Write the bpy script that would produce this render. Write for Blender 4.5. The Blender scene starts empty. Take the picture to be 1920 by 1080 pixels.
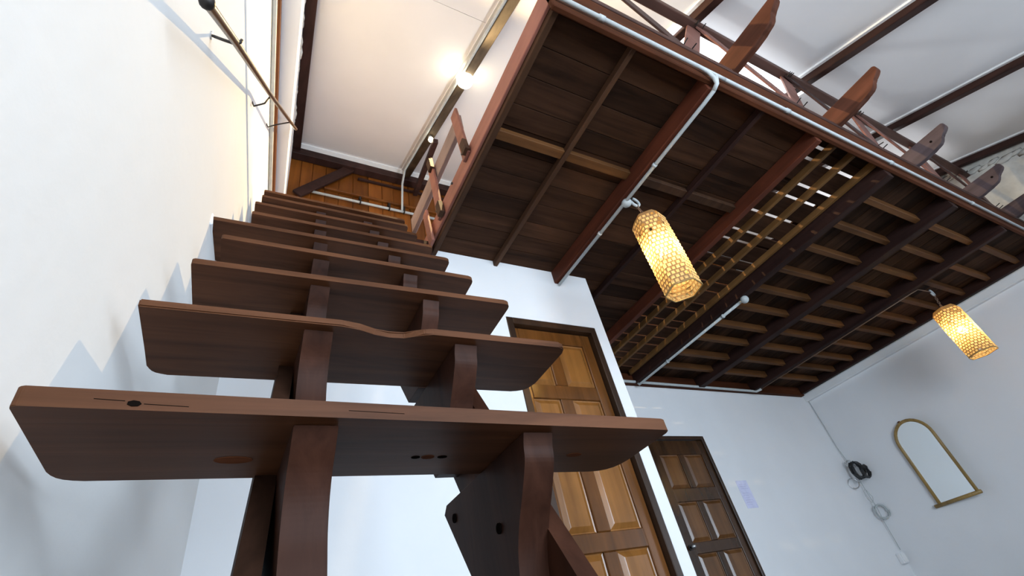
import bpy, bmesh, math, random
from mathutils import Vector, Matrix
random.seed(4)
S = bpy.context.scene
COL = S.collection

# ------------------------------------------------------------ camera
cam_d = bpy.data.cameras.new('camera'); cam = bpy.data.objects.new('camera', cam_d); COL.objects.link(cam)
cam_d.sensor_width = 36.0; cam_d.sensor_fit = 'HORIZONTAL'; cam_d.lens = 916.28 / 1920 * 36
cam_d.clip_start = 0.02
RW = Matrix(((0.877002, -0.439385, -0.194397), (0.143000, 0.623000, -0.769000), (0.458000, 0.647000, 0.610000)))
def rodrigues(w):
    w = Vector(w); return Matrix.Rotation(w.length, 3, w.normalized())
RW = rodrigues((0.83579216, -0.38393742, 0.34412374))      # world -> camera (x right, y down, z forward)
cm = Matrix((RW[0], -RW[1], -RW[2])).transposed().to_4x4()
cam.matrix_world = cm
S.camera = cam

# ------------------------------------------------------------ exposure, world, daylight through the open front, added unseen fill lights
S.view_settings.view_transform = 'Standard'; S.view_settings.look = 'None'
S.view_settings.gamma = 1.0; S.view_settings.use_curve_mapping = False
S.view_settings.exposure = 0.0
W = bpy.data.worlds.new('sky'); S.world = W; W.use_nodes = True
bg = W.node_tree.nodes['Background']; bg.inputs[0].default_value = (0.62, 0.78, 1.0, 1); bg.inputs[1].default_value = 1.0
def area_light(name, loc, target, sx, sy, power, color):
    d = bpy.data.lights.new(name, 'AREA'); d.shape = 'RECTANGLE'; d.size = sx; d.size_y = sy
    d.energy = power; d.color = color
    o = bpy.data.objects.new(name, d); COL.objects.link(o); o.location = loc
    o.rotation_euler = (Vector(target) - Vector(loc)).to_track_quat('-Z', 'Y').to_euler()
    return o
DAY_POWER = 236
area_light('daylight_opening', (1.6, -2.75, 0.75), (1.6, 1.0, 0.75), 3.2, 2.2, DAY_POWER, (0.72, 0.86, 1.0))
area_light('added_side_fill', (6.75, -1.45, 0.75), (0.0, -0.6, 0.75), 2.0, 1.7, 30, (0.74, 0.87, 1.0))  # added fill to brighten the left wall; no window known on this side
area_light('added_upper_fill', (7.2, 1.9, 3.15), (0.0, 1.7, 3.2), 1.5, 0.8, 45, (0.97, 0.98, 1.0))  # added unseen fill for the upstairs ceiling, no known window behind it
pl = bpy.data.lights.new('added_loft_fill', 'POINT'); pl.energy = 52; pl.color = (.84, .93, 1.0); pl.shadow_soft_size = .12
plo = bpy.data.objects.new('added_loft_fill', pl); COL.objects.link(plo); plo.location = (1.9, 2.25, 2.46)     # added unseen fill that brightens the roof ceiling, hidden behind the loft floor
BULB = 24.0       # radiance of the warm opal globe on the roof beam
SPOT = 310.0      # the light it throws down into the stairwell
TUBE = 6.5       # fluorescent batten behind the loft railing
SHADE_BULB = 250.0

# ------------------------------------------------------------ materials
def new_mat(name):
    m = bpy.data.materials.new(name); m.use_nodes = True
    nt = m.node_tree; return m, nt, nt.nodes['Principled BSDF']
def wood(name, dark, light, axis='X', rough=0.4, scale=1.0, var=0.25, spec=0.5, bump=0.15, contrast=1.0):
    m, nt, b = new_mat(name); N = nt.nodes; L = nt.links
    tc = N.new('ShaderNodeTexCoord'); mp = N.new('ShaderNodeMapping')
    st = {'X': (1.5, 22, 22), 'Y': (22, 1.5, 22), 'Z': (22, 22, 1.5)}[axis]
    mp.inputs['Scale'].default_value = tuple(v * scale for v in st)
    oi = N.new('ShaderNodeObjectInfo'); ad = N.new('ShaderNodeVectorMath'); ad.operation = 'ADD'
    ml = N.new('ShaderNodeMath'); ml.operation = 'MULTIPLY'; ml.inputs[1].default_value = 37.0
    L.new(oi.outputs['Random'], ml.inputs[0]); L.new(tc.outputs['Object'], mp.inputs['Vector'])
    L.new(mp.outputs[0], ad.inputs[0]); L.new(ml.outputs[0], ad.inputs[1])
    n1 = N.new('ShaderNodeTexNoise'); n1.inputs['Scale'].default_value = 1.0; n1.inputs['Detail'].default_value = 6; n1.inputs['Roughness'].default_value = .62
    n1.inputs['Distortion'].default_value = .6
    L.new(ad.outputs[0], n1.inputs['Vector'])
    n2 = N.new('ShaderNodeTexNoise'); n2.inputs['Scale'].default_value = 3.0; n2.inputs['Detail'].default_value = 3
    L.new(tc.outputs['Object'], n2.inputs['Vector'])
    r = N.new('ShaderNodeValToRGB'); r.color_ramp.elements[0].color = (*dark, 1); r.color_ramp.elements[1].color = (*light, 1)
    r.color_ramp.elements[0].position = .5 - .2 / contrast; r.color_ramp.elements[1].position = .5 + .2 / contrast
    L.new(n1.outputs['Fac'], r.inputs[0])
    hs = N.new('ShaderNodeHueSaturation')
    a = N.new('ShaderNodeMapRange'); a.inputs['To Min'].default_value = 1 - var; a.inputs['To Max'].default_value = 1 + var
    L.new(oi.outputs['Random'], a.inputs['Value'])
    a2 = N.new('ShaderNodeMapRange'); a2.inputs['From Min'].default_value = .3; a2.inputs['From Max'].default_value = .7
    a2.inputs['To Min'].default_value = .8; a2.inputs['To Max'].default_value = 1.2
    L.new(n2.outputs['Fac'], a2.inputs['Value'])
    mm = N.new('ShaderNodeMath'); mm.operation = 'MULTIPLY'; L.new(a.outputs[0], mm.inputs[0]); L.new(a2.outputs[0], mm.inputs[1])
    L.new(mm.outputs[0], hs.inputs['Value']); L.new(r.outputs[0], hs.inputs['Color'])
    L.new(hs.outputs[0], b.inputs['Base Color'])
    b.inputs['Roughness'].default_value = rough; b.inputs['Specular IOR Level'].default_value = spec
    bp = N.new('ShaderNodeBump'); bp.inputs['Strength'].default_value = bump; bp.inputs['Distance'].default_value = .004
    L.new(n1.outputs['Fac'], bp.inputs['Height']); L.new(bp.outputs[0], b.inputs['Normal'])
    return m
def paint(name, col, rough=0.85, bump=.08, dirt=.04, scale=2.0):
    m, nt, b = new_mat(name); N = nt.nodes; L = nt.links
    tc = N.new('ShaderNodeTexCoord')
    n = N.new('ShaderNodeTexNoise'); n.inputs['Scale'].default_value = scale; n.inputs['Detail'].default_value = 5
    L.new(tc.outputs['Object'], n.inputs['Vector'])
    r = N.new('ShaderNodeValToRGB'); r.color_ramp.elements[0].position = .3; r.color_ramp.elements[1].position = .65
    r.color_ramp.elements[0].color = (*[c * (1 - dirt) for c in col], 1); r.color_ramp.elements[1].color = (*col, 1)
    L.new(n.outputs['Fac'], r.inputs[0]); L.new(r.outputs[0], b.inputs['Base Color'])
    n2 = N.new('ShaderNodeTexNoise'); n2.inputs['Scale'].default_value = 14; n2.inputs['Detail'].default_value = 6
    L.new(tc.outputs['Object'], n2.inputs['Vector'])
    bp = N.new('ShaderNodeBump'); bp.inputs['Strength'].default_value = bump; bp.inputs['Distance'].default_value = .02
    L.new(n2.outputs['Fac'], bp.inputs['Height']); L.new(bp.outputs[0], b.inputs['Normal'])
    b.inputs['Roughness'].default_value = rough; b.inputs['Specular IOR Level'].default_value = .25
    return m
def plain(name, col, rough=.5, metal=0.0, spec=.5):
    m, nt, b = new_mat(name); N = nt.nodes; L = nt.links
    tc = N.new('ShaderNodeTexCoord'); n = N.new('ShaderNodeTexNoise'); n.inputs['Scale'].default_value = 25; n.inputs['Detail'].default_value = 3
    L.new(tc.outputs['Object'], n.inputs['Vector'])
    r = N.new('ShaderNodeValToRGB'); r.color_ramp.elements[0].position = .3; r.color_ramp.elements[1].position = .7
    r.color_ramp.elements[0].color = (*[c * .88 for c in col], 1); r.color_ramp.elements[1].color = (*col, 1)
    L.new(n.outputs['Fac'], r.inputs[0]); L.new(r.outputs[0], b.inputs['Base Color'])
    b.inputs['Roughness'].default_value = rough; b.inputs['Metallic'].default_value = metal; b.inputs['Specular IOR Level'].default_value = spec
    return m
def emit(name, col, s):
    m = bpy.data.materials.new(name); m.use_nodes = True; nt = m.node_tree
    nt.nodes.remove(nt.nodes['Principled BSDF'])
    e = nt.nodes.new('ShaderNodeEmission'); e.inputs[0].default_value = (*col, 1); e.inputs[1].default_value = s
    nt.links.new(e.outputs[0], nt.nodes['Material Output'].inputs[0]); return m
def translucent(name, col, tcol, fac):
    m = bpy.data.materials.new(name); m.use_nodes = True; nt = m.node_tree
    nt.nodes.remove(nt.nodes['Principled BSDF'])
    d = nt.nodes.new('ShaderNodeBsdfDiffuse'); d.inputs[0].default_value = (*col, 1)
    t = nt.nodes.new('ShaderNodeBsdfTranslucent')
    tc = nt.nodes.new('ShaderNodeTexCoord'); n = nt.nodes.new('ShaderNodeTexNoise'); n.inputs['Scale'].default_value = 30
    nt.links.new(tc.outputs['Object'], n.inputs['Vector'])
    r = nt.nodes.new('ShaderNodeValToRGB'); r.color_ramp.elements[0].position = .35; r.color_ramp.elements[1].position = .65
    r.color_ramp.elements[0].color = (tcol[0] * .8, tcol[1] * .62, tcol[2] * .4, 1); r.color_ramp.elements[1].color = (*tcol, 1)
    nt.links.new(n.outputs['Fac'], r.inputs[0]); nt.links.new(r.outputs[0], t.inputs[0])
    x = nt.nodes.new('ShaderNodeMixShader'); x.inputs[0].default_value = fac
    nt.links.new(d.outputs[0], x.inputs[1]); nt.links.new(t.outputs[0], x.inputs[2])
    nt.links.new(x.outputs[0], nt.nodes['Material Output'].inputs[0]); return m

M = {}
M['tread'] = wood('stair_wood_across', (.048, .0175, .0072), (.125, .049, .0220), 'X', .46, 1, .1, .11)
M['string'] = wood('stair_wood_sloped', (.022, .0080, .0045), (.052, .0195, .0112), 'Z', .48, 1, .12, .09)
M['dark_string'] = wood('stair_wood_dark', (.016, .0075, .0045), (.036, .0165, .010), 'Z', .6, 1, .12, .05)
M['loft_x'] = wood('loft_boards_across', (.016, .0070, .0036), (.052, .023, .012), 'X', .75, .8, .4, .08)
M['loft_y'] = wood('loft_boards_along', (.018, .0080, .0042), (.060, .028, .014), 'Y', .75, .8, .4, .08)
M['joist'] = wood('joist_wood_red', (.050, .0125, .006), (.100, .026, .012), 'Y', .6, .7, .15, .15)
M['joist_dark'] = wood('joist_wood_dark', (.014, .0055, .0045), (.032, .0135, .010), 'Y', .65, .7, .15, .12)
M['joist_brown'] = wood('joist_wood_brown', (.032, .0145, .008), (.070, .033, .017), 'Y', .6, .7, .15, .12)
M['nogging'] = wood('nogging_wood_tan', (.068, .027, .009), (.13, .054, .018), 'X', .6, .7, .2, .12)
M['batten'] = wood('batten_wood_tan', (.10, .047, .015), (.18, .088, .030), 'Y', .6, .7, .12, .12)
M['beam_x'] = wood('beam_wood_red', (.042, .0125, .0052), (.095, .030, .0125), 'X', .7, .6, .1, .06)
M['rail_x'] = wood('rail_wood_grey_brown', (.050, .023, .017), (.115, .056, .043), 'X', .6, .6, .15, .2)
M['slat'] = wood('slat_wood_pinkish', (.13, .055, .042), (.25, .115, .09), 'Z', .5, .7, .2, .2)
M['slat_dark'] = wood('slat_wood_dark', (.03, .014, .012), (.07, .035, .03), 'Z', .5, .7, .2, .2)
M['edge_board'] = wood('edge_board_wood', (.20, .078, .055), (.30, .125, .095), 'Y', .6, .6, .1, .2)
M['rail_lilac'] = wood('rail_wood_lilac_grey', (.16, .11, .10), (.27, .20, .19), 'Y', .6, .6, .1, .2)
M['rail_strip'] = wood('wall_rail_wood', (.10, .035, .014), (.20, .075, .032), 'Y', .5, .6, .1, .2)
M['rafter'] = wood('rafter_wood_dark', (.020, .0080, .006), (.046, .019, .015), 'Y', .6, .6, .12, .2)
M['rafter_grey'] = wood('rafter_wood_grey', (.045, .032, .020), (.10, .076, .054), 'Y', .7, .6, .12, .2)
M['bracket_red'] = wood('bracket_wood_red', (.058, .020, .011), (.112, .040, .023), 'Y', .65, .7, .12, .12)
M['bracket_grey'] = wood('bracket_wood_grey', (.055, .038, .039), (.10, .071, .075), 'Y', .65, .7, .12, .2)
M['plank'] = wood('upstairs_plank_orange', (.115, .033, .005), (.25, .084, .0145), 'Z', .4, .5, .45, .2)
M['door'] = wood('door_wood_golden', (.15, .056, .011), (.30, .125, .030), 'Z', .2, .45, .08, .6, contrast=.8)
M['door_stile'] = wood('door_stile_wood', (.062, .022, .005), (.16, .059, .014), 'Z', .18, .45, .08, .6, contrast=.8)
M['door_dark_stile'] = wood('door_dark_stile_wood', (.022, .0095, .004), (.065, .028, .011), 'Z', .22, .45, .08, contrast=.8)
M['door_dark'] = wood('door_wood_brown', (.080, .032, .010), (.18, .078, .026), 'Z', .22, .45, .08, contrast=.8)
M['frame'] = wood('door_frame_wood', (.022, .010, .005), (.050, .023, .011), 'Z', .35, .5, .1)
M['rod'] = wood('handrail_wood', (.045, .024, .012), (.11, .062, .034), 'Z', .3, .6, .1)
M['wall'] = paint('wall_paint_white', (.80, .805, .82))
M['wall_left'] = paint('wall_paint_left', (.80, .79, .775), dirt=.03)
M['plaster'] = paint('rough_plaster', (.66, .65, .60), .9, .9, .30, 5.0)
M['ceil'] = paint('ceiling_panel_paint', (.82, .81, .81), .8, .03, .04)
M['white_trim'] = paint('white_trim_paint', (.82, .82, .82), .7, .03, .03)
M['floor'] = paint('floor_tile', (.105, .078, .060), .5, .02, .1)
M['pvc'] = plain('pvc_white', (.50, .53, .53), .5, 0, .25)
M['black'] = plain('black_rubber', (.02, .02, .022), .4)
M['iron'] = plain('dark_iron', (.035, .03, .028), .5, .6)
M['steel'] = plain('steel', (.55, .55, .55), .3, .9)
M['rattan'] = wood('rattan_cane', (.22, .13, .035), (.42, .27, .09), 'Z', .5, 2, .05)
M['mirror'] = paint('mirror_glass', (.90, .93, .92), .10, 0, .02, .6)
_b = M['mirror'].node_tree.nodes['Principled BSDF']; _b.inputs['Metallic'].default_value = 1.0; _b.inputs['Roughness'].default_value = .10
for _l in list(_b.inputs['Normal'].links): M['mirror'].node_tree.links.remove(_l)
M['paper'] = plain('lavender_paper', (.70, .71, .92), .8)
M['ink'] = plain('faint_ink', (.61, .61, .84), .8)
M['plug'] = wood('filler_plug_wood', (.10, .032, .013), (.17, .058, .026), 'X', .8, 1, .1, .02)
M['hole'] = plain('dark_hole', (.007, .005, .004), 1.0, 0, 0)
M['bulb_warm'] = emit('warm_globe_light', (1.0, .86, .60), BULB)
M['bulb_small'] = emit('small_bulb_light', (1.0, .88, .62), 14)
M['tube'] = emit('cool_tube_light', (.93, .96, 1.0), TUBE)
M['bulb_shade'] = emit('lamp_bulb_light', (1.0, .78, .42), SHADE_BULB)
M['shade_base'] = translucent('shade_weave_tan', (.26, .17, .085), (.50, .32, .12), .10)
M['shade_tile'] = translucent('shade_shell_tile', (.50, .40, .22), (.86, .66, .30), .42)
M['chain'] = plain('chain_brown', (.16, .09, .055), .5)

# ------------------------------------------------------------ helpers
def wl(o):
    v = Vector((0, 0, 0))
    while o is not None:
        v += o.location; o = o.parent
    return v
def link_bm(name, bm, mat, parent=None, origin=None, smooth=False):
    bmesh.ops.recalc_face_normals(bm, faces=bm.faces)
    base = wl(parent) if parent is not None else Vector((0, 0, 0))
    off = Vector(origin) if origin is not None else base
    for v in bm.verts: v.co -= off
    me = bpy.data.meshes.new(name); bm.to_mesh(me); bm.free()
    if smooth:
        for p in me.polygons: p.use_smooth = True
    me.materials.append(M[mat] if isinstance(mat, str) else mat)
    o = bpy.data.objects.new(name, me); COL.objects.link(o)
    if parent is not None: o.parent = parent
    o.location = off - base
    return o
def tag(o, label=None, cat=None, group=None, kind=None):
    if label: o['label'] = label
    if cat: o['category'] = cat
    if group: o['group'] = group
    if kind: o['kind'] = kind
    return o
def empty(name, loc, label=None, cat=None, group=None, kind=None):
    o = bpy.data.objects.new(name, None); COL.objects.link(o); o.location = loc
    o.empty_display_size = .1
    return tag(o, label, cat, group, kind)
def add_hex(bm, P):
    """P: 8 points, bottom ring 0-3 and top ring 4-7"""
    v = [bm.verts.new(p) for p in P]
    for f in ((0, 3, 2, 1), (4, 5, 6, 7), (0, 1, 5, 4), (1, 2, 6, 5), (2, 3, 7, 6), (3, 0, 4, 7)):
        bm.faces.new([v[i] for i in f])
def add_box(bm, x0, x1, y0, y1, z0, z1):
    add_hex(bm, [(x0, y0, z0), (x1, y0, z0), (x1, y1, z0), (x0, y1, z0), (x0, y0, z1), (x1, y0, z1), (x1, y1, z1), (x0, y1, z1)])
def bev(bm, w, seg=1):
    if w: bmesh.ops.bevel(bm, geom=list(bm.edges), offset=w, segments=seg, affect='EDGES', clamp_overlap=True)
def box(name, x0, x1, y0, y1, z0, z1, mat, parent=None, b=.003, origin=None):
    bm = bmesh.new(); add_box(bm, x0, x1, y0, y1, z0, z1); bev(bm, b)
    return link_bm(name, bm, mat, parent, origin)
def hexa(name, P, mat, parent=None, b=.003):
    bm = bmesh.new(); add_hex(bm, [Vector(p) for p in P]); bev(bm, b)
    return link_bm(name, bm, mat, parent)
def add_prism(bm, lo, hi):
    a = [bm.verts.new(p) for p in lo]; c = [bm.verts.new(p) for p in hi]; n = len(a)
    bm.faces.new(a[::-1]); bm.faces.new(c)
    for i in range(n):
        bm.faces.new((a[i], a[(i + 1) % n], c[(i + 1) % n], c[i]))
def bar(name, p0, p1, w, d, mat, parent=None, up=(0, 0, 1), b=.003):
    """a board from p0 to p1: w across, d along `up`"""
    p0 = Vector(p0); p1 = Vector(p1); t = (p1 - p0).normalized(); s = t.cross(Vector(up)).normalized(); u = s.cross(t).normalized()
    P = []
    for sg in (-.5, .5):
        for p, q in ((p0, -.5), (p1, -.5), (p1, .5), (p0, .5)):
            P.append(p + s * w * q + u * d * sg)
    return hexa(name, P, mat, parent, b)
def tube_bm(bm, pts, r, n=10, cap=True, closed=False):
    pts = [Vector(p) for p in pts]; rings = []; u = None; N = len(pts)
    for i, p in enumerate(pts):
        if closed: t = (pts[(i + 1) % N] - pts[i - 1]).normalized()
        elif i == 0: t = (pts[1] - p).normalized()
        elif i == N - 1: t = (p - pts[-2]).normalized()
        else: t = ((pts[i + 1] - p).normalized() + (p - pts[i - 1]).normalized()).normalized()
        if u is None:
            u = t.orthogonal().normalized()
        u = (u - t * u.dot(t)).normalized(); w = t.cross(u)
        rr = r[i] if isinstance(r, (list, tuple)) else r
        rings.append([bm.verts.new(p + (u * math.cos(k * 2 * math.pi / n) + w * math.sin(k * 2 * math.pi / n)) * rr) for k in range(n)])
    M_ = N if closed else N - 1
    for i in range(M_):
        a, c = rings[i], rings[(i + 1) % N]
        for k in range(n): bm.faces.new((a[k], a[(k + 1) % n], c[(k + 1) % n], c[k]))
    if cap and not closed:
        bm.faces.new(rings[0][::-1]); bm.faces.new(rings[-1])
def tube(name, pts, r, mat, parent=None, n=10, closed=False):
    bm = bmesh.new(); tube_bm(bm, pts, r, n, True, closed); return link_bm(name, bm, mat, parent, smooth=True)
def ball_bm(bm, c, r, seg=14, sc=(1, 1, 1)):
    bmesh.ops.create_uvsphere(bm, u_segments=seg, v_segments=max(6, seg // 2 + 2), radius=r,
                              matrix=Matrix.Translation(c) @ Matrix.Diagonal((*sc, 1)))
def ball(name, c, r, mat, parent=None, seg=14, sc=(1, 1, 1)):
    bm = bmesh.new(); ball_bm(bm, c, r, seg, sc); return link_bm(name, bm, mat, parent, smooth=True)
def disc(name, c, axis, r, h, mat, parent=None, n=14, sx=1.0):
    a = Vector(axis).normalized(); c = Vector(c); bm = bmesh.new()
    q = Vector((0, 0, 1)).rotation_difference(a).to_matrix()
    lo = [c + q @ Vector((math.cos(k * 2 * math.pi / n) * r * sx, math.sin(k * 2 * math.pi / n) * r, -h / 2)) for k in range(n)]
    hi = [p + a * h for p in lo]; add_prism(bm, lo, hi); return link_bm(name, bm, mat, parent)
def arc(c, u, v, r, a0, a1, n):
    c = Vector(c); u = Vector(u); v = Vector(v)
    return [c + (u * math.cos(a0 + (a1 - a0) * i / n) + v * math.sin(a0 + (a1 - a0) * i / n)) * r for i in range(n + 1)]

# ------------------------------------------------------------ dimensions (metres, camera at the origin, floor at -0.5)
FL = -0.5
XL = lambda y: -.274 + .09 * y                 # stairwell wall, slightly out of square
XR = 6.60                                      # right wall
YM = 2.10; XM = 2.165                          # face and corner of the wall behind the stairs
YB = 3.39                                      # back wall
YF = -2.6                                      # front of the room (open)
TS = math.tan(math.radians(21.0))
ROOF = lambda y: 4.67 + TS * (y - 3.4)
BZ = 2.20                                      # underside of the loft boards

# ------------------------------------------------------------ setting
fl = empty('floor', (3, .4, FL - .05), kind='structure')
box('floor_slab', -1.2, 7.2, -3.2, 3.8, FL - .1, FL - .02, 'floor', fl, 0)
for i in range(13):
    for j in range(11):
        x0 = -.8 + i * .6; y0 = -2.75 + j * .6
        box('floor_tile', x0 + .002, x0 + .598, y0 + .002, y0 + .598, FL - .02, FL, 'floor', fl, 0)

wlft = empty('wall_left', (-.3, .4, FL), kind='structure')
def left_slab(name, y0, y1, z0, z1f, off, mat, th=.12):
    P = []
    for yy, up in ((y0, 0), (y1, 0), (y0, 1), (y1, 1)):
        pass
    a0, a1 = XL(y0) + off, XL(y1) + off
    P = [(a0 - th, y0, z0), (a0, y0, z0), (a1, y1, z0), (a1 - th, y1, z0),
         (a0 - th, y0, z1f(y0)), (a0, y0, z1f(y0)), (a1, y1, z1f(y1)), (a1 - th, y1, z1f(y1))]
    return hexa(name, P, mat, wlft, 0)
left_slab('lower_wall', YF - .2, 3.5, FL, lambda y: min(2.08, ROOF(y)), 0, 'wall_left')
left_slab('upper_wall', -2.0, 3.5, 2.08, lambda y: ROOF(y) + .05, .006, 'wall', .126)
fu = lambda y: -.088 + .06 * y                 # the top course stands forward, under the roof beam
y0, y1, z0 = -1.2, 3.5, 3.156
hexa('top_wall', [(fu(y0) - .25, y0, z0), (fu(y0), y0, z0), (fu(y1), y1, z0), (fu(y1) - .25, y1, z0),
                  (fu(y0) - .25, y0, max(ROOF(y0), z0 + .02)), (fu(y0), y0, max(ROOF(y0), z0 + .02)), (fu(y1), y1, ROOF(y1)), (fu(y1) - .25, y1, ROOF(y1))], 'wall', wlft, 0)
hexa('plaster_patch', [(-.20, 1.276, 1.268), (-.150, 1.276, 1.268), (-.150, 1.475, 1.268), (-.20, 1.475, 1.268), (-.20, 1.276, 1.320), (-.156, 1.276, 1.320), (-.156, 1.475, 1.320), (-.20, 1.475, 1.320)], 'wall', wlft, .004)
# rough plaster lip where the wall meets the roof beam
bm = bmesh.new()
for k in range(26):
    y = .9 + k * .09; x = fu(y) + .004
    bmesh.ops.create_icosphere(bm, subdivisions=1, radius=random.choice((.012, .018, .022, .03, .04)), matrix=Matrix.Translation((x - .012, y + random.uniform(-.04, .04), ROOF(y) - .10 + random.uniform(-.05, .03))) @ Matrix.Diagonal((.6, 1.6, 1.3, 1)))
link_bm('plaster_lip', bm, 'plaster', wlft, smooth=True)

wm = empty('wall_middle', (1, YM, FL), kind='structure')
D1 = (1.386, 2.080, 1.732)                      # opening of the first door: x0, x1, top
x_l = XL(YM) - .02
box('wall_face', x_l, D1[0], YM, YM + .11, FL, BZ, 'wall', wm, 0)
box('wall_face', D1[1], XM, YM, YM + .11, FL, BZ, 'wall', wm, 0)
box('wall_face', D1[0], D1[1], YM, YM + .11, D1[2], BZ, 'wall', wm, 0)
box('wall_return', XM - .11, XM, YM + .11, YB, FL, BZ, 'wall', wm, 0)

wb = empty('wall_back', (4, YB, FL), kind='structure')
D2 = (3.44, 4.305, 1.54)
box('wall_face', x_l - .2, D2[0], YB, YB + .12, FL, 2.3, 'wall', wb, 0)
box('wall_face', D2[1], 7.0, YB, YB + .12, FL, 2.3, 'wall', wb, 0)
box('wall_face', D2[0], D2[1], YB, YB + .12, D2[2], 2.3, 'wall', wb, 0)

wr = empty('wall_right', (XR, .4, FL), kind='structure')
box('lower_wall', XR, XR + .12, -.4, YB + .12, FL, 2.2, 'wall', wr, 0)
box('lower_wall', XR, XR + .12, YF - .2, -2.5, FL, 2.2, 'wall', wr, 0)
box('lower_wall', XR, XR + .12, -2.5, -.4, FL, -.12, 'wall', wr, 0)
box('lower_wall', XR, XR + .12, -2.5, -.4, 1.62, 2.2, 'wall', wr, 0)
box('wall_ledge', XR + .10, 7.1, YF - .2, YB + .12, 2.16, 2.2, 'wall', wr, 0)
box('upper_wall', 6.90, 7.1, YF - .2, 1.1, 2.2, 4.7, 'plaster', wr, 0)
box('upper_wall', 6.90, 7.1, 2.7, YB + .12, 2.2, 4.7, 'plaster', wr, 0)
box('upper_wall', 6.90, 7.1, 1.1, 2.7, 2.2, 2.72, 'plaster', wr, 0)
box('upper_wall', 6.90, 7.1, 1.1, 2.7, 3.58, 4.7, 'plaster', wr, 0)
box('wall_ledge', XR - .055, XR + .01, -.4, YB, 2.02, 2.185, 'white_trim', wr, .006)
box('wall_ledge', XR - .085, XR + .01, -.4, YB, 2.145, 2.199, 'white_trim', wr, .006)
# ragged mortar where the upper wall meets the roof
bm = bmesh.new()
for k in range(34):
    y = -.9 + k * .085; z = ROOF(y) - .13 + random.uniform(-.05, .03)
    bmesh.ops.create_icosphere(bm, subdivisions=1, radius=.03 + random.random() * .02, matrix=Matrix.Translation((6.898, y, z)) @ Matrix.Diagonal((.14, 2.2, .8, 1)))
link_bm('mortar_lip', bm, 'plaster', wr, smooth=True)

wf = empty('wall_front', (3, YF, FL), kind='structure')
box('pier', -.7, .0, YF - .15, YF, FL, ROOF(YF) + .02, 'wall', wf, 0)
box('pier', 3.2, 7.0, YF - .15, YF, FL, ROOF(YF) + .02, 'wall', wf, 0)
box('lintel', .0, 3.2, YF - .15, YF, 1.86, ROOF(YF) + .02, 'wall', wf, 0)

# upstairs end wall of vertical planks
wu = empty('wall_upstairs', (2, 3.42, 2.3), kind='structure')
x = -.12; k = 0
while x < 6.9:
    w = random.choice((.11, .13, .145, .16, .12, .18)); y0 = 3.40 + random.choice((0, .004, .008))
    box('wall_plank', x + .001, x + w - .0015, y0, y0 + .03, 2.3, 4.72, 'plank', wu, .003)
    x += w; k += 1
box('wall_backing', -.3, 7.0, 3.435, 3.5, 2.3, 4.8, 'frame', wu, 0)
box('cross_rail', .45, 2.3, 3.372, 3.402, 4.125, 4.155, 'plank', wu, .003)
box('cross_rail', .78, 2.4, 3.372, 3.402, 4.405, 4.425, 'rafter', wu, .003)

# ------------------------------------------------------------ roof ceiling: panels, rafters, white beads
ce = empty('ceiling', (3, .4, 3.5), kind='structure')
def slope_box(name, x0, x1, y0, y1, dz0, dz1, mat, parent, b=.003):
    """between the heights dz0..dz1 measured from the roof plane"""
    P = [(x0, y0, ROOF(y0) + dz0), (x1, y0, ROOF(y0) + dz0), (x1, y1, ROOF(y1) + dz0), (x0, y1, ROOF(y1) + dz0),
         (x0, y0, ROOF(y0) + dz1), (x1, y0, ROOF(y0) + dz1), (x1, y1, ROOF(y1) + dz1), (x0, y1, ROOF(y1) + dz1)]
    return hexa(name, P, mat, parent, b)
slope_box('roof_deck', -.7, 7.1, -2.8, 3.5, .012, .05, 'ceil', ce, 0)
RX = [-.02, 1.26, 2.545, 3.93, 5.36, 6.78]
xs = [-.3] + [r + .04 for r in RX[1:]] + [6.95]
for i in range(len(xs) - 1):
    edges = [-2.75, -1.3, 1.23, 3.4] if i == 0 else [-2.75, -1.3, 3.4]
    for j in range(len(edges) - 1):
        slope_box('ceiling_panel', xs[i] + .001, xs[i + 1] - .001, edges[j] + .0015, edges[j + 1] - .0015, 0, .012, 'ceil', ce, 0)
for i, r in enumerate(RX):
    w = .075
    if i == 0:
        f = lambda y: -.085 + .06 * y
        P = [(f(y) + e, y, ROOF(y) + d) for d in (-.085, 0) for y, e in ((-2.5, 0), (-2.5, .075), (3.36, .075), (3.36, 0))]
        hexa('rafter', P, 'rafter', ce, .005); continue
    slope_box('rafter', r, r + w, -2.7, 3.36, -.085, .0, 'rafter_grey' if i == 1 else 'rafter', ce, .005)
    if i: slope_box('bead', r - .028, r, -2.7, 3.30, -.018, .0, 'white_trim', ce, 0)
box('wall_beam', -.1, 6.9, 3.31, 3.40, 4.50, 4.665, 'rafter', ce, .005)
hexa('bead', [(-.02, 3.265, ROOF(3.265) - .02), (6.9, 3.265, ROOF(3.265) - .02), (6.9, 3.312, ROOF(3.312) - .045), (-.02, 3.312, ROOF(3.312) - .045),
              (-.02, 3.265, ROOF(3.265)), (6.9, 3.265, ROOF(3.265)), (6.9, 3.312, ROOF(3.312)), (-.02, 3.312, ROOF(3.312))], 'white_trim', ce, 0)
# rail strip along the left wall, under the roof
tl = empty('trim_1', (-.1, 1.5, 3.25), kind='structure')
def wall_strip(name, y0, y1, z0, z1, t, mat, parent, off=.006):
    P = []
    for z in (z0, z1):
        P += [(XL(y0) + off, y0, z), (XL(y0) + off + t, y0, z), (XL(y1) + off + t, y1, z), (XL(y1) + off, y1, z)]
    return hexa(name, P, mat, parent, .002)
wall_strip('wall_rail', .4, 3.39, 3.09, 3.155, .040, 'rail_strip', tl)

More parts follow.
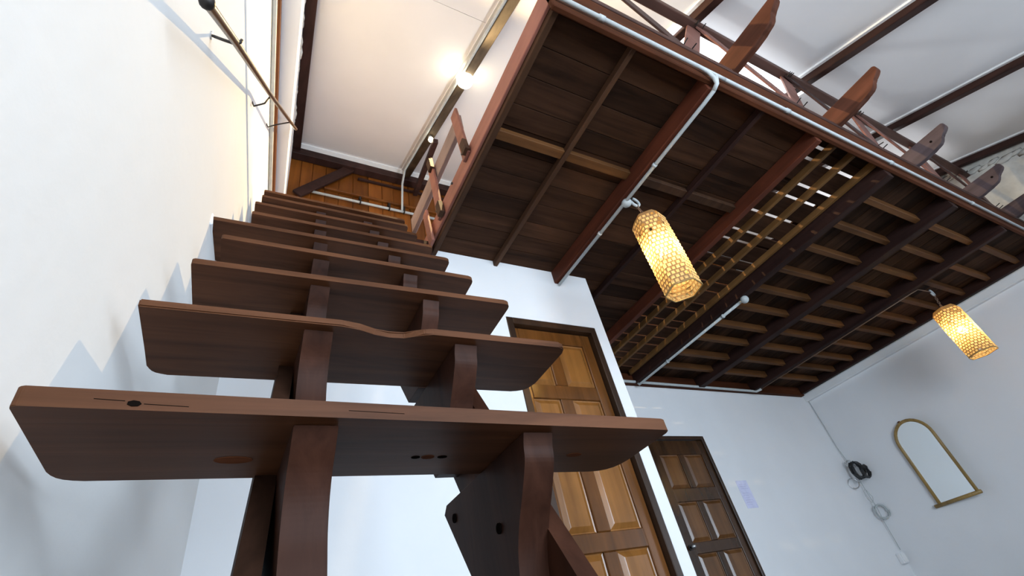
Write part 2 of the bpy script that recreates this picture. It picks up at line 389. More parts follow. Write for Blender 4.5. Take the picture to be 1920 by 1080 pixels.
# ------------------------------------------------------------ loft floor
lf = empty('loft_floor', (3, .5, 2.2), kind='structure')
LX = .92                                       # stairwell edge of the loft
def board(x0, x1, y0, y1, mat):
    dz = random.uniform(0, .004)
    return box('floor_board', x0, x1, y0, y1, BZ + dz, BZ + dz + .022, mat, lf, .0015)
# left bays: boards across, in rows
rows = []; y = .55
while y < 3.37:
    w = random.choice((.125, .135, .145, .15)); y2 = min(y + w, 3.38)
    rows.append((y, y2)); y = y2
for (y0, y1) in rows:
    for x0, x1 in ((LX + .04, 1.395), (1.395, 1.88), (1.88, 2.345), (2.345, 2.815)):
        board(x0 + .0008, x1 - .0008, y0 + .001, y1 - .002, 'loft_x')
# landing at the head of the stairs
y = 2.11
for k in range(9): board(-.05, LX + .03, y + .001, y + .139, 'loft_x'); y += .14
# slatted strip: open gaps
gaps = [.60, .685, .86, .966, 1.147, 1.33, 1.427, 1.60, 1.70, 1.88, 1.99, 2.16, 2.27, 2.43, 2.53, 2.70, 2.82, 2.98, 3.08, 3.22]
y = .55
for g in gaps + [3.39]:
    gw = .023 if g < 1.5 else .014
    box('floor_slat', 2.816, 3.61, y, g - gw / 2, BZ + .012, BZ + .024, 'loft_x', lf, .0015)
    y = g + gw / 2
# packing pieces that close parts of some gaps
for g, a, b_ in ((.60, 3.10, 3.6), (.86, 2.82, 3.10), (.966, 3.52, 3.6), (1.147, 3.48, 3.6), (1.427, 3.36, 3.60), (.60, 2.82, 2.97)):
    box('gap_filler', a, b_, g - .02, g + .02, BZ + .025, BZ + .036, 'loft_x', lf, .001)
# right bays: boards along
x = 3.615
while x < 6.6:
    w = random.choice((.15, .17, .19, .21)); x2 = min(x + w, 6.9)
    board(x + .001, x2 - .002, .55, 3.38, 'loft_y'); x = x2
box('light_seal', LX + .04, 2.815, .55, 3.38, BZ + .0275, BZ + .035, 'frame', lf, 0)  # added unseen sheets that stop light leaking between the boards
box('light_seal', 3.615, 6.88, .55, 3.38, BZ + .0275, BZ + .035, 'frame', lf, 0)
# joists
for nm, x0, x1, zb, mt in (('joist', 1.383, 1.412, 2.155, 'joist_brown'), ('joist', 1.857, 1.905, 2.092, 'joist'), ('joist', 2.33, 2.362, 2.155, 'joist_dark'),
                           ('joist', 2.795, 2.845, 2.10, 'joist'), ('joist', 3.575, 3.65, 2.08, 'joist_dark'), ('joist', 4.50, 4.59, 2.08, 'joist_dark'),
                           ('joist', 5.43, 5.49, 2.08, 'joist_dark'), ('joist', 6.44, 6.50, 2.10, 'joist_dark')):
    y1 = YM + .012 if x0 < 2.1 else 3.33
    box(nm, x0, x1, .53, y1, zb, BZ, mt, lf, .004)
    if x0 < 2.1: box(nm, x0, x1, YM + .11, 3.33, zb, BZ, mt, lf, .004)
for x0, x1 in ((2.90, 2.925), (3.055, 3.083), (3.27, 3.298), (3.52, 3.548)):
    box('batten', x0, x1, .54, 3.30, 2.165, BZ + .011, 'batten', lf, .002)
for k in range(10):
    y = .757 + k * .2565
    for x0, x1 in ((3.65, 4.50), (4.59, 5.43), (5.49, 6.44)):
        j = random.uniform(-.012, .012)
        box('nogging', x0, x1, y - .022 + j, y + .022 + j, 2.135, BZ, 'nogging', lf, .003)
for x0, x1 in ((LX + .045, 1.383), (1.412, 1.857), (1.905, 2.33), (2.362, 2.795)):
    box('nogging', x0, x1, 1.145, 1.20, 2.165, BZ, 'nogging' if x0 < 1.8 else 'joist_brown', lf, .003)
box('edge_board', LX, LX + .018, .50, YM + .09, 2.185, 2.315, 'edge_board', lf, .003)
box('edge_beam', LX + .018, LX + .05, .52, YM, 2.15, 2.30, 'joist_brown', lf, .003)
box('front_beam', LX + .0, 6.9, .505, .532, 2.13, 2.49, 'beam_x', lf, .005)
box('front_cap', LX + .0, 6.9, .498, .57, 2.492, 2.52, 'rail_x', lf, .004)
box('wall_plate', XM, 6.5, 3.335, 3.389, 2.085, 2.2, 'beam_x', lf, .004)
box('landing_beam', -.06, LX, 2.03, 2.095, 2.09, 2.20, 'joist_dark', lf, .004)

# carved cantilever brackets on the front beam
def bracket_shape(x, t, z0, z1, tip, carved=True):
    h = z1 - z0
    if carved:
        pts = [(.66, z1), (tip + .014, z1), (tip + .002, z1 - .012), (tip, z1 - .03), (tip + .004, z1 - .048), (tip + .020, z1 - .064), (tip + .045, z1 - .080),
               (tip + .064, z1 - .086), (tip + .070, z1 - .102), (tip + .088, z1 - .122), (tip + .105, z1 - .138), (tip + .14, z1 - .146), (tip + .17, z1 - .146), (tip + .24, z0), (.66, z0)]
    else:
        pts = [(.66, z1), (tip, z1), (tip, z0), (.66, z0)]
    bm = bmesh.new()
    add_prism(bm, [(x, y, z) for y, z in pts], [(x + t, y, z) for y, z in pts]); bev(bm, .004)
    return bm
for x, t, tip, mt, cv in ((1.245, .05, .40, 'bracket_grey', False), (2.36, .05, .11, 'bracket_red', True), (3.475, .05, .125, 'bracket_red', True),
                          (4.60, .05, .19, 'bracket_grey', True), (5.75, .05, .22, 'bracket_grey', True), (6.62, .05, .25, 'bracket_grey', True)):
    o = link_bm('bracket', bracket_shape(x, t, 2.575, 2.735, tip, cv), mt, lf)
    if tip > .18 and cv:
        disc('bolt_hole', (x - .001, .33, 2.66), (1, 0, 0), .009, .006, 'hole', o)

# ------------------------------------------------------------ loft railing along the front
rf = empty('loft_railing', (4, .53, 2.52), 'brown front loft railing with zigzag slats above the long edge beam', 'railing')
box('top_rail', LX, 6.9, .50, .565, 3.35, 3.44, 'rail_x', rf, .005)
box('bottom_rail', LX, 6.9, .51, .555, 2.56, 2.60, 'rail_x', rf, .004)
vx = [.98, 2.0, 3.07, 4.1, 5.15, 6.25]
for i, x in enumerate(vx):
    bar('slat', (x + .03, .545, 2.58), (x + .52, .545, 3.37), .115, .014, 'slat', rf, up=(0, 1, 0), b=.002)
    bar('slat', (x - .03, .525, 2.58), (x - .52, .525, 3.37), .10, .014, 'slat_dark' if i % 2 else 'slat', rf, up=(0, 1, 0), b=.002)
bm = bmesh.new()
for i, x in enumerate(vx):
    for dx, z in ((.02, 2.6), (-.04, 2.61), (.5, 3.34), (-.5, 3.35), (.47, 3.32)):
        tube_bm(bm, [(x + dx, .515, z), (x + dx, .475, z + random.uniform(-.01, .01))], .004, 6)
tag(link_bm('nails', bm, 'iron', rf), kind='stuff')

# railing beside the stairs: zigzag slats on the loft edge board
rs = empty('stair_side_railing', (LX, 1.7, 2.3), 'pinkish zigzag slat railing on the loft edge beside the stair head', 'railing')
bar('slat', (LX - .010, 1.40, 2.245), (LX - .010, 1.435, 2.735), .075, .018, 'edge_board', rs, up=(1, 0, 0), b=.003)
bar('slat', (LX - .010, 1.825, 2.21), (LX - .010, 1.865, 2.80), .07, .018, 'edge_board', rs, up=(1, 0, 0), b=.003)
bar('slat', (LX - .030, 1.955, 2.10), (LX - .030, 2.00, 2.42), .06, .018, 'edge_board', rs, up=(1, 0, 0), b=.003)
bar('top_rail', (LX + .02, 1.43, 2.66), (LX + .02, 2.35, 2.665), .14, .03, 'rail_lilac', rs, up=(1, 0, 0), b=.003)
for y, z in ((1.375, 2.30), (1.79, 2.24), (1.835, 2.72)):
    bar('cleat', (LX - .022, y, z - .05), (LX - .022, y + .015, z + .06), .05, .03, 'joist_brown', rs, up=(1, 0, 0), b=.003)
for y, z in ((1.425, 2.30), (1.85, 2.28), (1.97, 2.17), (1.60, 2.25)):
    disc('bolt_head', (LX - .021, y, z), (1, 0, 0), .008, .008, 'iron', rs)

# ------------------------------------------------------------ staircase
st = empty('staircase', (.2, .5, FL), 'dark reddish wooden open staircase climbing beside the white left wall', 'staircase')
# x left, x right, y front left, y front right, depth, z bottom
TR = [(-.200, .66, .25, .25, .20, -.285), (-.192, .66, .405, .41, .20, -.035),
      (-.184, .672, .556, .587, .190, .2775), (-.162, .655, .777, .770, .212, .5570), (-.134, .650, .960, .945, .20, .8175), (-.104, .641, 1.110, 1.111, .20, 1.0490),
      (-.158, .650, 1.287, 1.281, .20, 1.2905), (-.058, .665, 1.453, 1.453, .20, 1.528), (-.060, .665, 1.614, 1.614, .20, 1.763), (-.042, .68, 1.771, 1.771, .20, 1.992),
      (-.040, .72, 1.916, 1.916, .125, 2.200)]
TH = [.022, .022, .021] + [.0150] * 8
TR = [t if i < 3 else t[:5] + (t[5] + .007,) for i, t in enumerate(TR)]
def fillet(corners, radii, seg=5):
    out = []; n = len(corners)
    for i in range(n):
        p = Vector(corners[i]); a = (Vector(corners[i - 1]) - p).normalized(); c = (Vector(corners[(i + 1) % n]) - p).normalized(); r = radii[i]
        if r <= 0: out.append(p); continue
        for k in range(seg + 1):
            t = k / seg; out.append(p + a * r * (1 - t) ** 2 + c * r * t ** 2)
    return out
for i, (xl, xr, yl, yr, dp, zb) in enumerate(TR):
    c = [(xl, yl), (xr, yr), (xr + .006, yr + dp), (xl + .006, yl + dp)]
    if i == 3:
        f = lambda x: yl + (yr - yl) * (x - xl) / (xr - xl)
        scoop = [(.15, 0), (.185, .008), (.215, .019), (.245, .026), (.275, .024), (.295, .012), (.312, .002), (.33, 0)]
        poly = [Vector(c[0])] + [Vector((x, f(x) + d)) for x, d in scoop] + fillet(c, [0, .022, .05, .03])[1:]
    else:
        poly = fillet(c, [.006, .02, .045, .035] if i != 2 else [.006, .014, .06, .03])
    th = TH[i]
    bm = bmesh.new(); add_prism(bm, [(p.x, p.y, zb) for p in poly], [(p.x, p.y, zb + th) for p in poly]); bev(bm, .0022, 2)
    t = link_bm('tread', bm, 'tread', st)
    if i == 2:
        disc('filler_plug', (.005, .690, zb - .0002), (0, 0, 1), .011, .0008, 'plug', t, 14, 2.0)
        disc('filler_plug', (.262, .690, zb - .0002), (0, 0, 1), .007, .0008, 'plug', t, 12, 1.5)
        disc('bolt_hole', (.243, .690, zb - .0002), (0, 0, 1), .005, .0008, 'hole', t, 10, 1.4)
        disc('bolt_hole', (.285, .690, zb - .0002), (0, 0, 1), .005, .0008, 'hole', t, 10, 1.6)
        disc('filler_plug', (.53, .690, zb - .0002), (0, 0, 1), .008, .0008, 'plug', t, 12, 2.0)
        disc('knot_hole', (-.092, .5588, zb + .007), (.033, -1, 0), .0034, .0008, 'hole', t, 7, 1.8)
        for x0_, x1_, z_ in ((-.125, -.10, .0095), (-.084, -.045, .0060), (.12, .19, .0088)):
            f_ = lambda x: yl + (yr - yl) * (x - xl) / (xr - xl)
            bar('crack', (x0_, f_(x0_) - .0001, zb + z_ + .001), (x1_, f_(x1_) - .0001, zb + z_), .0007, .0004, 'hole', t, up=(0, 1, 0), b=0)
        disc('chip', (-.176, .5585, zb + .006), (0, 1, 0), .0022, .003, 'white_trim', t, 8)
# sloped strings and the cut brackets bolted to them
SY = lambda z: .671 + (z - .163) / 1.55
BXL = [.010, .036, .061, .087, .113, .133, .152, .170, .190, .209, .228]
BXR = [.372, .376, .380, .384, .396, .405, .414, .424, .434, .444, .452]
def string(dx_of_z, t, mat):
    P = []
    yw = .205
    zs = [FL, .2, .9, 1.6, 2.03, 2.19]
    bm = bmesh.new(); rings = []
    for z in zs:
        x = dx_of_z(z); y0 = SY(z); y1 = min(y0 + yw, 2.025)
        rings.append([bm.verts.new(p) for p in ((x, y0, z), (x + t, y0, z), (x + t, y1, z), (x, y1, z))])
    for a, c in zip(rings, rings[1:]):
        for k in range(4): bm.faces.new((a[k], a[(k + 1) % 4], c[(k + 1) % 4], c[k]))
    bm.faces.new(rings[0][::-1]); bm.faces.new(rings[-1])
    return link_bm('string', bm, mat, st)
def interp(tab, z):
    zz = [t[5] for t in TR]
    for i in range(len(zz) - 1):
        if z <= zz[i + 1] or i == len(zz) - 2:
            f = (z - zz[i]) / (zz[i + 1] - zz[i]); return tab[i] + f * (tab[i + 1] - tab[i])
string(lambda z: interp(BXL, z) - .028, .028, 'dark_string')
string(lambda z: interp(BXR, z) + .051, .032, 'string')
def bracket(side, i):
    xl, xr, yl, yr, dp, zb = TR[i]
    x0 = (BXL if side == 'L' else BXR)[i]
    yf = yl + (yr - yl) * (x0 - xl) / (xr - xl)
    if side == 'R':
        fr = [(.022, 0), (.030, -.018), (.036, -.04), (.060, -.076), (.084, -.108), (.102, -.140), (.112, -.175), (.116, -.215)]
    else:
        fr = [(.020, 0), (.034, -.02), (.052, -.045), (.064, -.075), (.068, -.11), (.064, -.145), (.060, -.18), (.062, -.215)]
    zt = zb - .001
    fine = []
    for k in range(len(fr) - 1):
        q0 = fr[max(k - 1, 0)]; q1 = fr[k]; q2 = fr[k + 1]; q3 = fr[min(k + 2, len(fr) - 1)]
        for h in range(5):
            t = h / 5
            fine.append(tuple(.5 * (2 * b1 + (c1 - a1) * t + (2 * a1 - 5 * b1 + 4 * c1 - d1) * t * t + (3 * b1 - a1 - 3 * c1 + d1) * t ** 3) for a1, b1, c1, d1 in zip(q0, q1, q2, q3)))
    fr = fine + [fr[-1]]
    back = [(SY(zb - .215) + .19, zb - .215), (SY(zb - .015) + .205, zb - .015), (SY(zb - .015) + .19, zt)]
    pts = [(yf + a, zt + b_) for a, b_ in fr] + [(min(y, 2.02), z) for y, z in back]
    bm = bmesh.new()
    sh = .08 if side == 'L' else .03
    t = .051 if i < 4 else .045
    add_prism(bm, [(x0 + (y - yf) * 0, y, z) for y, z in pts], [(x0 + t, y, z) for y, z in pts]); bev(bm, .0008)
    o = link_bm('bracket', bm, 'string', st)
    if side == 'R' and i in (2, 3):
        disc('bolt_head', (x0 - .001, SY(zb - .03) + .165, zb - .035), (1, 0, 0), .008, .003, 'hole', o)
        disc('bolt_head', (x0 - .001, SY(zb - .11) + .05, zb - .10), (1, 0, 0), .008, .003, 'hole', o)
for i in range(1, len(TR)):
    bracket('L', i); bracket('R', i)

# handrail on the left wall
hr = empty('handrail', (-.15, .5, 1.05), 'thin brown round handrail rising along the white left wall', 'handrail')
A = Vector((-.158, .513, 1.083)); B = Vector((-.139, .719, 1.370)); C_ = Vector((.080, 2.20, 3.256))
A2 = A - (B - A).normalized() * .012
ray = lambda p: p
tube('rail', [A2, A, B, Vector((-.079, 1.389, 2.279)) * .98 + Vector((.0, .0, .0)) , C_], [.011, .0105, .010, .010, .010], 'rod', hr, 12)
ball('end_knob', A2 + Vector((0, .002, .004)), .0145, 'iron', hr, 12)
b1 = tube('bracket', [(-.205, .773, 1.463), (-.17, .752, 1.420), (-.139, .727, 1.372), (-.128, .722, 1.378), (-.126, .722, 1.392)], .0042, 'iron', hr, 8)
disc('wall_plate', (-.2035, .773, 1.463), (1, -.09, 0), .011, .007, 'steel', b1)
def loop_br(y, z, xr):
    x = XL(y) + .006
    pts = [(x, y, z - .10), (x + .01, y, z - .13), (x + .05, y - .01, z - .10), (xr, y, z - .015)]
    o = tube('bracket', pts, .004, 'iron', hr, 8); return o
loop_br(1.42, 2.32, -.075); loop_br(1.95, 2.96, .035)

# ------------------------------------------------------------ doors
def panel(parent, x0, x1, z0, z1, y, mat, name='panel'):
    """raised and fielded panel whose face lies just behind y"""
    bm = bmesh.new(); a = .030
    ring = lambda ins, yy: [bm.verts.new(p) for p in ((x0 + ins, yy, z0 + ins), (x1 - ins, yy, z0 + ins), (x1 - ins, yy, z1 - ins), (x0 + ins, yy, z1 - ins))]
    r = [ring(0, y + .014), ring(.008, y + .016), ring(a, y + .003), ring(a + .004, y + .001)]
    bk = ring(0, y + .026)
    for p, q in zip(r, r[1:]):
        for k in range(4): bm.faces.new((p[k], p[(k + 1) % 4], q[(k + 1) % 4], q[k]))
    bm.faces.new(r[-1]); bm.faces.new(bk[::-1])
    for k in range(4): bm.faces.new((bk[k], bk[(k + 1) % 4], r[0][(k + 1) % 4], r[0][k]))
    return link_bm(name, bm, mat, parent)
def door(n, x0, x1, top, y, cols, rws, mat, fr, jamb):
    ms = mat + '_stile'
    d = empty('door_%d' % n, ((x0 + x1) / 2, y, FL), kind='structure')
    box('jamb', x0, x0 + fr, y - .0, y + .10, FL, top, 'frame', d, .004)
    box('jamb', x1 - fr, x1, y - .0, y + .10, FL, top, 'frame', d, .004)
    box('head', x0 + fr, x1 - fr, y - .0, y + .10, top - fr, top, 'frame', d, .004)
    lx0, lx1, lt = x0 + fr + .003, x1 - fr - .003, top - fr - .004
    ly = y + jamb
    zs = [FL + .01] + [v for r in rws for v in r] + [lt]
    # stiles
    vs = [lx0] + [v for c in cols for v in c] + [lx1]
    stl = []
    for k in range(0, len(vs), 2): stl.append((vs[k], vs[k + 1]))
    for a, b_ in (stl[0], stl[-1]): box('stile', a, b_, ly, ly + .035, FL + .01, lt, ms, d, .004)
    for k in range(0, len(zs), 2): box('rail', stl[0][1] + .0005, stl[-1][0] - .0005, ly + .0006, ly + .0345, zs[k], zs[k + 1], ms, d, .004)
    for r in rws:
        for a, b_ in stl[1:-1]: box('muntin', a, b_, ly + .001, ly + .034, r[0] + .0005, r[1] - .0005, ms, d, .004)
        for c in cols: panel(d, c[0], c[1], r[0], r[1], ly, mat)
    return d, ly
d1, ly1 = door(1, D1[0] + .002, D1[1] - .002, D1[2] - .002, YM - .004, [(1.475, 1.660), (1.745, 1.955)], [(-.36, .375), (.465, 1.195), (1.285, 1.590)], 'door', .045, .040)
d2, ly2 = door(2, D2[0] + .002, D2[1] - .002, D2[2] - .002, YB - .004, [(3.615, 3.860), (3.935, 4.190)], [(-.36, .490), (.580, .915), (1.035, 1.355)], 'door_dark', .035, .02)
h = disc('knob_plate', (3.555, ly2 - .004, .545), (0, 1, 0), .022, .008, 'iron', d2)
kb = ball('knob', (3.555, ly2 - .045, .545), .020, 'steel', d2, 12)
tube('knob_stem', [(3.555, ly2, .545), (3.555, ly2 - .04, .545)], .008, 'iron', d2, 8)

# ------------------------------------------------------------ conduits
def conduit(label, loc): return empty('conduit', loc, label, 'conduit')
c1 = conduit('white conduit running along the loft front beam with a tee to the lamp', (3.5, .49, 2.2))
tube('pipe', [(LX + .02, .488, 2.195), (6.50, .488, 2.195)], .0108, 'pvc', c1, 10)
pts = [(2.0, .488, 2.195), (1.955, .487, 2.190), (1.915, .486, 2.170), (1.893, .487, 2.130), (1.886, .497, 2.095), (1.885, .53, 2.079), (1.885, .60, 2.076), (1.885, 2.085, 2.076)]
tube('branch_pipe', pts, .0108, 'pvc', c1, 10)
tube('branch_elbow', [(1.78, .488, 2.195), (1.82, .487, 2.190), (1.855, .486, 2.170), (1.877, .487, 2.130), (1.884, .497, 2.095), (1.885, .53, 2.079)], .0108, 'pvc', c1, 10)
for x in (1.17, 2.52, 3.66, 4.9): tube('sleeve', [(x, .488, 2.195), (x + .03, .488, 2.195)], .0145, 'pvc', c1, 10)
for y in (1.0, 1.56): tube('clip', [(1.885, y, 2.078), (1.885, y + .016, 2.078)], .0145, 'pvc', c1, 10)
ball('junction_box', (1.90, 1.295, 2.078), .032, 'pvc', c1, 14, (1, 1, .8))
c2 = conduit('white conduit along the top of the back wall under the loft', (4, 3.13, 2.08))
tube('pipe', [(2.18, 3.325, 2.10), (3.2, 3.322, 2.098), (5.40, 3.318, 2.085), (5.47, 3.30, 2.07), (5.475, 3.23, 2.065)], .014, 'pvc', c2, 10)
tube('thin_cable', [(5.475, 3.23, 2.066), (5.478, 2.0, 2.068), (5.48, 1.36, 2.068), (5.62, 1.345, 2.12), (5.86, 1.337, 2.13)], .005, 'chain', c2, 6)
c3 = conduit('short white conduit ending in a round box under the loft boards', (3.6, 2.5, 2.06))
tube('pipe', [(3.612, 1.88, 2.062), (3.612, 3.31, 2.062), (3.612, 3.322, 2.09)], .0125, 'pvc', c3, 10)
ball('round_box', (3.612, 1.86, 2.056), .034, 'pvc', c3, 14)
for y in (2.1, 2.85): tube('clip', [(3.612, y, 2.062), (3.612, y + .016, 2.062)], .018, 'pvc', c3, 10)
c4 = conduit('white conduit on the orange plank wall upstairs with a drop from the roof', (1, 3.36, 4.0))
tube('pipe', [(.335, 3.375, 4.03), (1.60, 3.375, 4.025)], .014, 'pvc', c4, 10)
tube('drop_pipe', [(1.235, 3.36, 4.03), (1.240, 3.30, 4.40), (1.245, 3.20, 4.52), (1.245, 1.9, 4.02), (1.245, -.2, 3.22)], .012, 'pvc', c4, 8)
c5 = conduit('pale blue conduit fixed under the brown rail high on left wall', (-.1, 1.5, 3.1))
tube('pipe', [(XL(y) + .020, y, 3.03) for y in (.3, 1.2, 2.2, 3.37)], .013, 'pvc', c5, 8)
def clip_hook(x):
    o = empty('pipe_clamp', (x, 3.36, 4.03), 'small dark iron clamp on upstairs conduit, %s' % ('left of the drop pipe' if x < .9 else 'right of the other clamp' if x < 1.15 else 'under the drop pipe'), 'clamp', 'clamps on the upstairs conduit')
    tube('ring', arc((x, 3.372, 4.03), (0, 1, 0), (0, 0, 1), .022, 0, 2 * math.pi * .95, 12), .007, 'iron', o, 6)
    box('foot', x - .012, x + .012, 3.36, 3.399, 4.055, 4.105, 'iron', o, .002)
for x in (.80, 1.10, 1.26): clip_hook(x)
dg = bar('diagonal_brace', (.20, 3.36, 3.93), (.70, 3.36, 4.52), .10, .03, 'rafter', None, up=(0, 1, 0), b=.004)
tag(dg, 'dark diagonal brace across the left of orange plank wall', 'brace')
pb = bar('roof_strut', (1.315, 2.50, 4.13), (1.40, 3.36, 4.35), .05, .05, 'slat_dark', None, b=.003)
tag(pb, 'thin brown strut beside the lamp beam running to plank wall', 'strut')

# ------------------------------------------------------------ lamps upstairs
LP = Vector((1.285, 1.745, 3.932))
gl = empty('globe_lamp', LP, 'glowing round warm lamp on the grey roof beam above the stairs', 'lamp')
ball('globe', LP, .070, 'bulb_warm', gl, 20)
sd = bpy.data.lights.new('globe_spot', 'SPOT'); sd.energy = SPOT; sd.color = (1.0, .72, .36); sd.spot_size = math.radians(172); sd.spot_blend = .12; sd.shadow_soft_size = .02
so_ = bpy.data.objects.new('globe_spot', sd); COL.objects.link(so_); so_.parent = gl; so_.location = (0, 0, -.095)
tube('socket', [LP + Vector((0, .0, .072)), LP + Vector((0, .02, .115))], .024, 'pvc', gl, 12)
sb = Vector((1.306, 2.58, 4.255)); sb = sb * .985
s2 = empty('bulb_lamp', sb, 'small bare bulb on the roof beam near upstairs plank wall', 'lamp')
ball('bulb', sb, .026, 'bulb_small', s2, 14)
tube('socket', [sb + Vector((0, .0, .02)), sb + Vector((0, .012, .07))], .018, 'pvc', s2, 10)
tb = empty('tube_lamp', (3.3, .62, 3.58), 'bright white tube lamp under the roof behind front loft railing', 'lamp')
slope_box('housing', 2.50, 4.10, .545, .775, -.03, -.001, 'white_trim', tb, .003)
slope_box('tube', 2.52, 4.08, .56, .76, -.055, -.031, 'tube', tb, .003)

# ------------------------------------------------------------ woven pendant lamps
def pendant(hook, top, length, R, label, sides=6, rot=0.0):
    hook = Vector(hook); top = Vector(top)
    t = empty('pendant_lamp', top, label, 'lamp', 'woven shade pendant lamps under the loft')
    # shade: hexagonal sleeve (open below) with staggered translucent shell tiles
    def ringpt(a):
        # rounded hexagon radius
        s = math.pi * 2 / sides; q = ((a - rot) % s) - s / 2
        r = R * math.cos(s / 2) / math.cos(q); return min(r, R * .975)
    n = 48; rows_ = 19; nc = 24
    z0 = top.z - length; zs0 = top.z - .045; rh = (zs0 - z0 - .006) / rows_
    def P(aa, zz, o=0.0):
        rr = ringpt(aa % (2 * math.pi)) + o; return (top.x + math.cos(aa) * rr, top.y + math.sin(aa) * rr, zz)
    bm = bmesh.new(); bt = bmesh.new()
    # domed top and bottom hem
    prev = None
    for z, f in ((top.z + .002, .26), (top.z - .010, .78), (zs0, 1.0)):
        rg = [bm.verts.new((top.x + math.cos(2 * math.pi * k / n) * ringpt(2 * math.pi * k / n) * f, top.y + math.sin(2 * math.pi * k / n) * ringpt(2 * math.pi * k / n) * f, z)) for k in range(n)]
        if prev:
            for k in range(n): bm.faces.new((prev[k], prev[(k + 1) % n], rg[(k + 1) % n], rg[k]))
        prev = rg
    for k in range(n):
        bm.faces.new([bm.verts.new(p) for p in (P(2 * math.pi * k / n, z0), P(2 * math.pi * (k + 1) / n, z0), P(2 * math.pi * (k + 1) / n, z0 + .008), P(2 * math.pi * k / n, z0 + .008))])
    for r in range(rows_):
        zb2 = zs0 - rh * (r + 1); zt2 = zs0 - rh * r
        for c in range(nc):
            a = 2 * math.pi * (c + .5 * (r % 2)) / nc; da = math.pi / nc; w_ = da * random.uniform(.62, .74); v = rh * random.uniform(.12, .17)
            ou = [P(a - da, zb2), P(a + da, zb2), P(a + da, zt2), P(a - da, zt2)]
            inn = [P(a - w_, zb2 + v), P(a + w_, zb2 + v), P(a + w_, zt2 - v), P(a - w_, zt2 - v)]
            A_ = [bm.verts.new(p) for p in ou]; B_ = [bm.verts.new(p) for p in inn]
            for k in range(4): bm.faces.new((A_[k], A_[(k + 1) % 4], B_[(k + 1) % 4], B_[k]))
            if random.random() < (.12 if r < 6 else .03): continue
            g = random.uniform(.001, .003)
            ot = [P(a - w_, zb2 + v, .0005), P(a + w_, zb2 + v, .0005), P(a + w_, zt2 - v, .0005), P(a - w_, zt2 - v, .0005)]
            it = [P(a - w_ * .75, zb2 + v * 2, g), P(a + w_ * .75, zb2 + v * 2, g), P(a + w_ * .75, zt2 - v * 2, g), P(a - w_ * .75, zt2 - v * 2, g)]
            A_ = [bt.verts.new(p) for p in ot]; B_ = [bt.verts.new(p) for p in it]; bt.faces.new(B_)
            for k in range(4): bt.faces.new((A_[k], A_[(k + 1) % 4], B_[(k + 1) % 4], B_[k]))
    sh = link_bm('lamp_shade', bm, 'shade_base', t)
    tag(link_bm('shell_tiles', bt, 'shade_tile', t), kind='stuff')
    rim = [(top.x + math.cos(2 * math.pi * k / n) * ringpt(2 * math.pi * k / n), top.y + math.sin(2 * math.pi * k / n) * ringpt(2 * math.pi * k / n), z0) for k in range(n)]
    tube('rim', rim, .004, 'rattan', t, 6, closed=True)
    ball('bulb', (top.x, top.y, top.z - length * .50), .034, 'bulb_shade', t, 14, (1, 1, 1.25))
    tube('socket', [(top.x, top.y, top.z - .01), (top.x, top.y, top.z - length * .50 + .04)], .014, 'black', t, 8)
    # chain of links from the hook down to the shade
    L_ = hook.z - .045 - top.z; nl = max(3, int(L_ / .022)); bm = bmesh.new()
    for k in range(nl):
        f = (k + .5) / nl; c = Vector((hook.x + (top.x - hook.x) * f, hook.y + (top.y - hook.y) * f, hook.z - .045 - L_ * f))
        u = Vector((1, 0, 0)) if k % 2 else Vector((0, 1, 0))
        pts = [c + u * math.cos(q * math.pi / 4) * .008 + Vector((0, 0, math.sin(q * math.pi / 4) * .016)) for q in range(8)]
        tube_bm(bm, pts, .0032, 6, closed=True)
    link_bm('chain', bm, 'chain', t, smooth=True)
    hk = arc(hook + Vector((-.0, 0, -.02)), (1, 0, 0), (0, 0, -1), .032, -math.pi * .55, math.pi * .95, 14)
    tube('hook', hk, .0085, 'pvc', t, 8)
    return t
pendant((1.965, 1.285, 2.115), (1.990, 1.285, 1.962), .565, .102, 'large woven shell pendant lamp hanging from conduit in mid ceiling', 6, .25)
pendant((5.875, 1.335, 2.135), (5.775, 1.335, 1.905), .50, .120, 'farther woven shell pendant lamp hanging near the right wall', 6, .1)

# ------------------------------------------------------------ mirror, paper, cables on the back-right walls
mi = empty('mirror', (XR, 2.55, .48), 'arched wall mirror with thin gold cane frame on right wall', 'mirror')
yc, hw, zs_, zb_ = 2.545, .195, 1.135, .515
outl = [(yc + hw, zb_)] + [(yc + hw * math.cos(a * math.pi / 16), zs_ + hw * 1.06 * math.sin(a * math.pi / 16)) for a in range(17)] + [(yc - hw, zb_)]
mo = lambda y: XR - .012 - (yc + hw + .06 - y) * .11          # hangs slightly off the wall on its near side
bm = bmesh.new(); add_prism(bm, [(mo(y), y, z) for y, z in outl], [(mo(y) - .010, y, z) for y, z in outl]); link_bm('glass', bm, 'mirror', mi)
tube('cane_frame', [(mo(y) - .010, y, z) for y, z in outl], .017, 'rattan', mi, 8)
tube('cane_base', [(mo(yc + hw + .055) - .012, yc + hw + .055, zb_ - .008), (mo(yc - hw - .03) - .012, yc - hw - .03, zb_ - .008)], .018, 'rattan', mi, 8)
ball('hanger_knob', (XR - .02, yc + .05, zs_ + hw * 1.06 + .012), .018, 'plug', mi, 10)

pp = box('paper_notice', 4.478, 4.640, YB - .003, YB - .0005, .805, 1.070, 'paper', None, 0)
tag(pp, 'pale lavender paper sheet on back wall beside the brown door', 'notice')
bm = bmesh.new()
for k in range(9):
    z = 1.03 - k * .022 + (0 if k < 3 else -.02); add_box(bm, 4.50, 4.50 + .118 * (.6 + .4 * random.random()), YB - .0036, YB - .0031, z, z + .007)
tag(link_bm('faint_print', bm, 'ink', pp), kind='stuff')

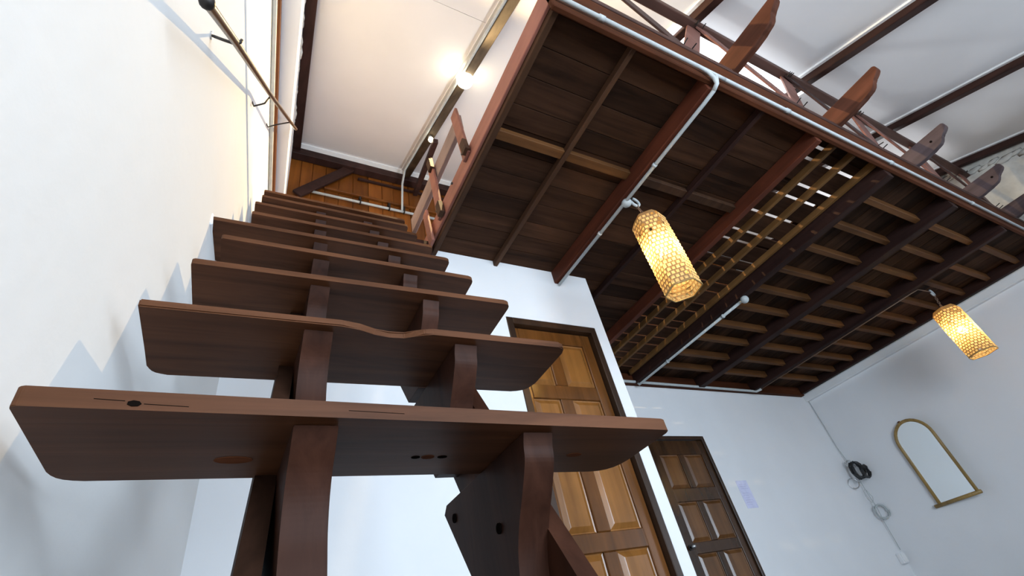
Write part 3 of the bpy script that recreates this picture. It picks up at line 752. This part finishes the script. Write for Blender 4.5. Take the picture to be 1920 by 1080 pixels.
cx, cy = 6.50, 3.30
cc = empty('cable_coil', (cx, cy, 1.02), 'black cable bundle tied up in the right room corner', 'cable')
def coil(name, c, r, turns, t, mat, parent, sq=(1, 1), tilt=(0, 0), jit=.004):
    bm = bmesh.new()
    u = Vector((.78, -.62, tilt[0])).normalized(); v = Vector((tilt[1], 0, 1)).normalized()
    pts = []
    for k in range(turns * 14 + 1):
        a = k * 2 * math.pi / 14
        pts.append(Vector(c) + u * math.cos(a) * r * sq[0] * (1 + random.uniform(-.12, .12)) + v * math.sin(a) * r * sq[1] * (1 + random.uniform(-.1, .1)) + Vector((random.uniform(-jit, jit), -k * .0004, 0)))
    tube_bm(bm, pts, t, 6)
    return link_bm(name, bm, mat, parent, smooth=True)
coil('black_bundle', (6.50, 3.285, 1.075), .078, 8, .008, 'black', cc, (.75, 1.25), (-.5, .3), .012)
coil('black_bundle', (6.53, 3.225, 1.04), .050, 6, .007, 'black', cc, (.7, 1.5), (-.5, .3), .01)
coil('grey_loops', (6.50, 3.31, 1.165), .042, 3, .004, 'steel', cc, (1, 1), (-.3, .2), .012)
coil('grey_loop', (6.42, 3.355, .955), .055, 2, .0035, 'steel', cc, (1, 1), (0, 0), .003)
tube('riser_cable', [(6.575, 3.37, 2.02), (6.578, 3.368, 1.7), (6.575, 3.372, 1.4), (6.56, 3.34, 1.15)], .005, 'pvc', cc, 6)
c6 = empty('white_cable_coil', (6.56, 3.36, .62), 'white cable coil hung in the right corner below black bundle', 'cable')
coil('coil', (6.54, 3.315, .62), .068, 5, .0055, 'pvc', c6, (.95, 1.1), (0, 0), .006)
coil('loose_loop', (6.52, 3.33, .80), .04, 1, .003, 'pvc', c6, (.7, 1.8), (0, 0), .002)
tube('down_cable', [(6.56, 3.34, .99), (6.55, 3.335, .8), (6.55, 3.33, .68), (6.565, 3.355, .5), (6.565, 3.365, .24)], .004, 'pvc', c6, 6)
so = empty('socket_box', (6.56, 3.36, .15), 'small white socket box low in the right corner', 'box')
box('back_box', 6.46, 6.56, 3.345, 3.389, .11, .215, 'wall', so, .006)
box('cover_plate', 6.47, 6.55, 3.338, 3.345, .12, .205, 'white_trim', so, .003)
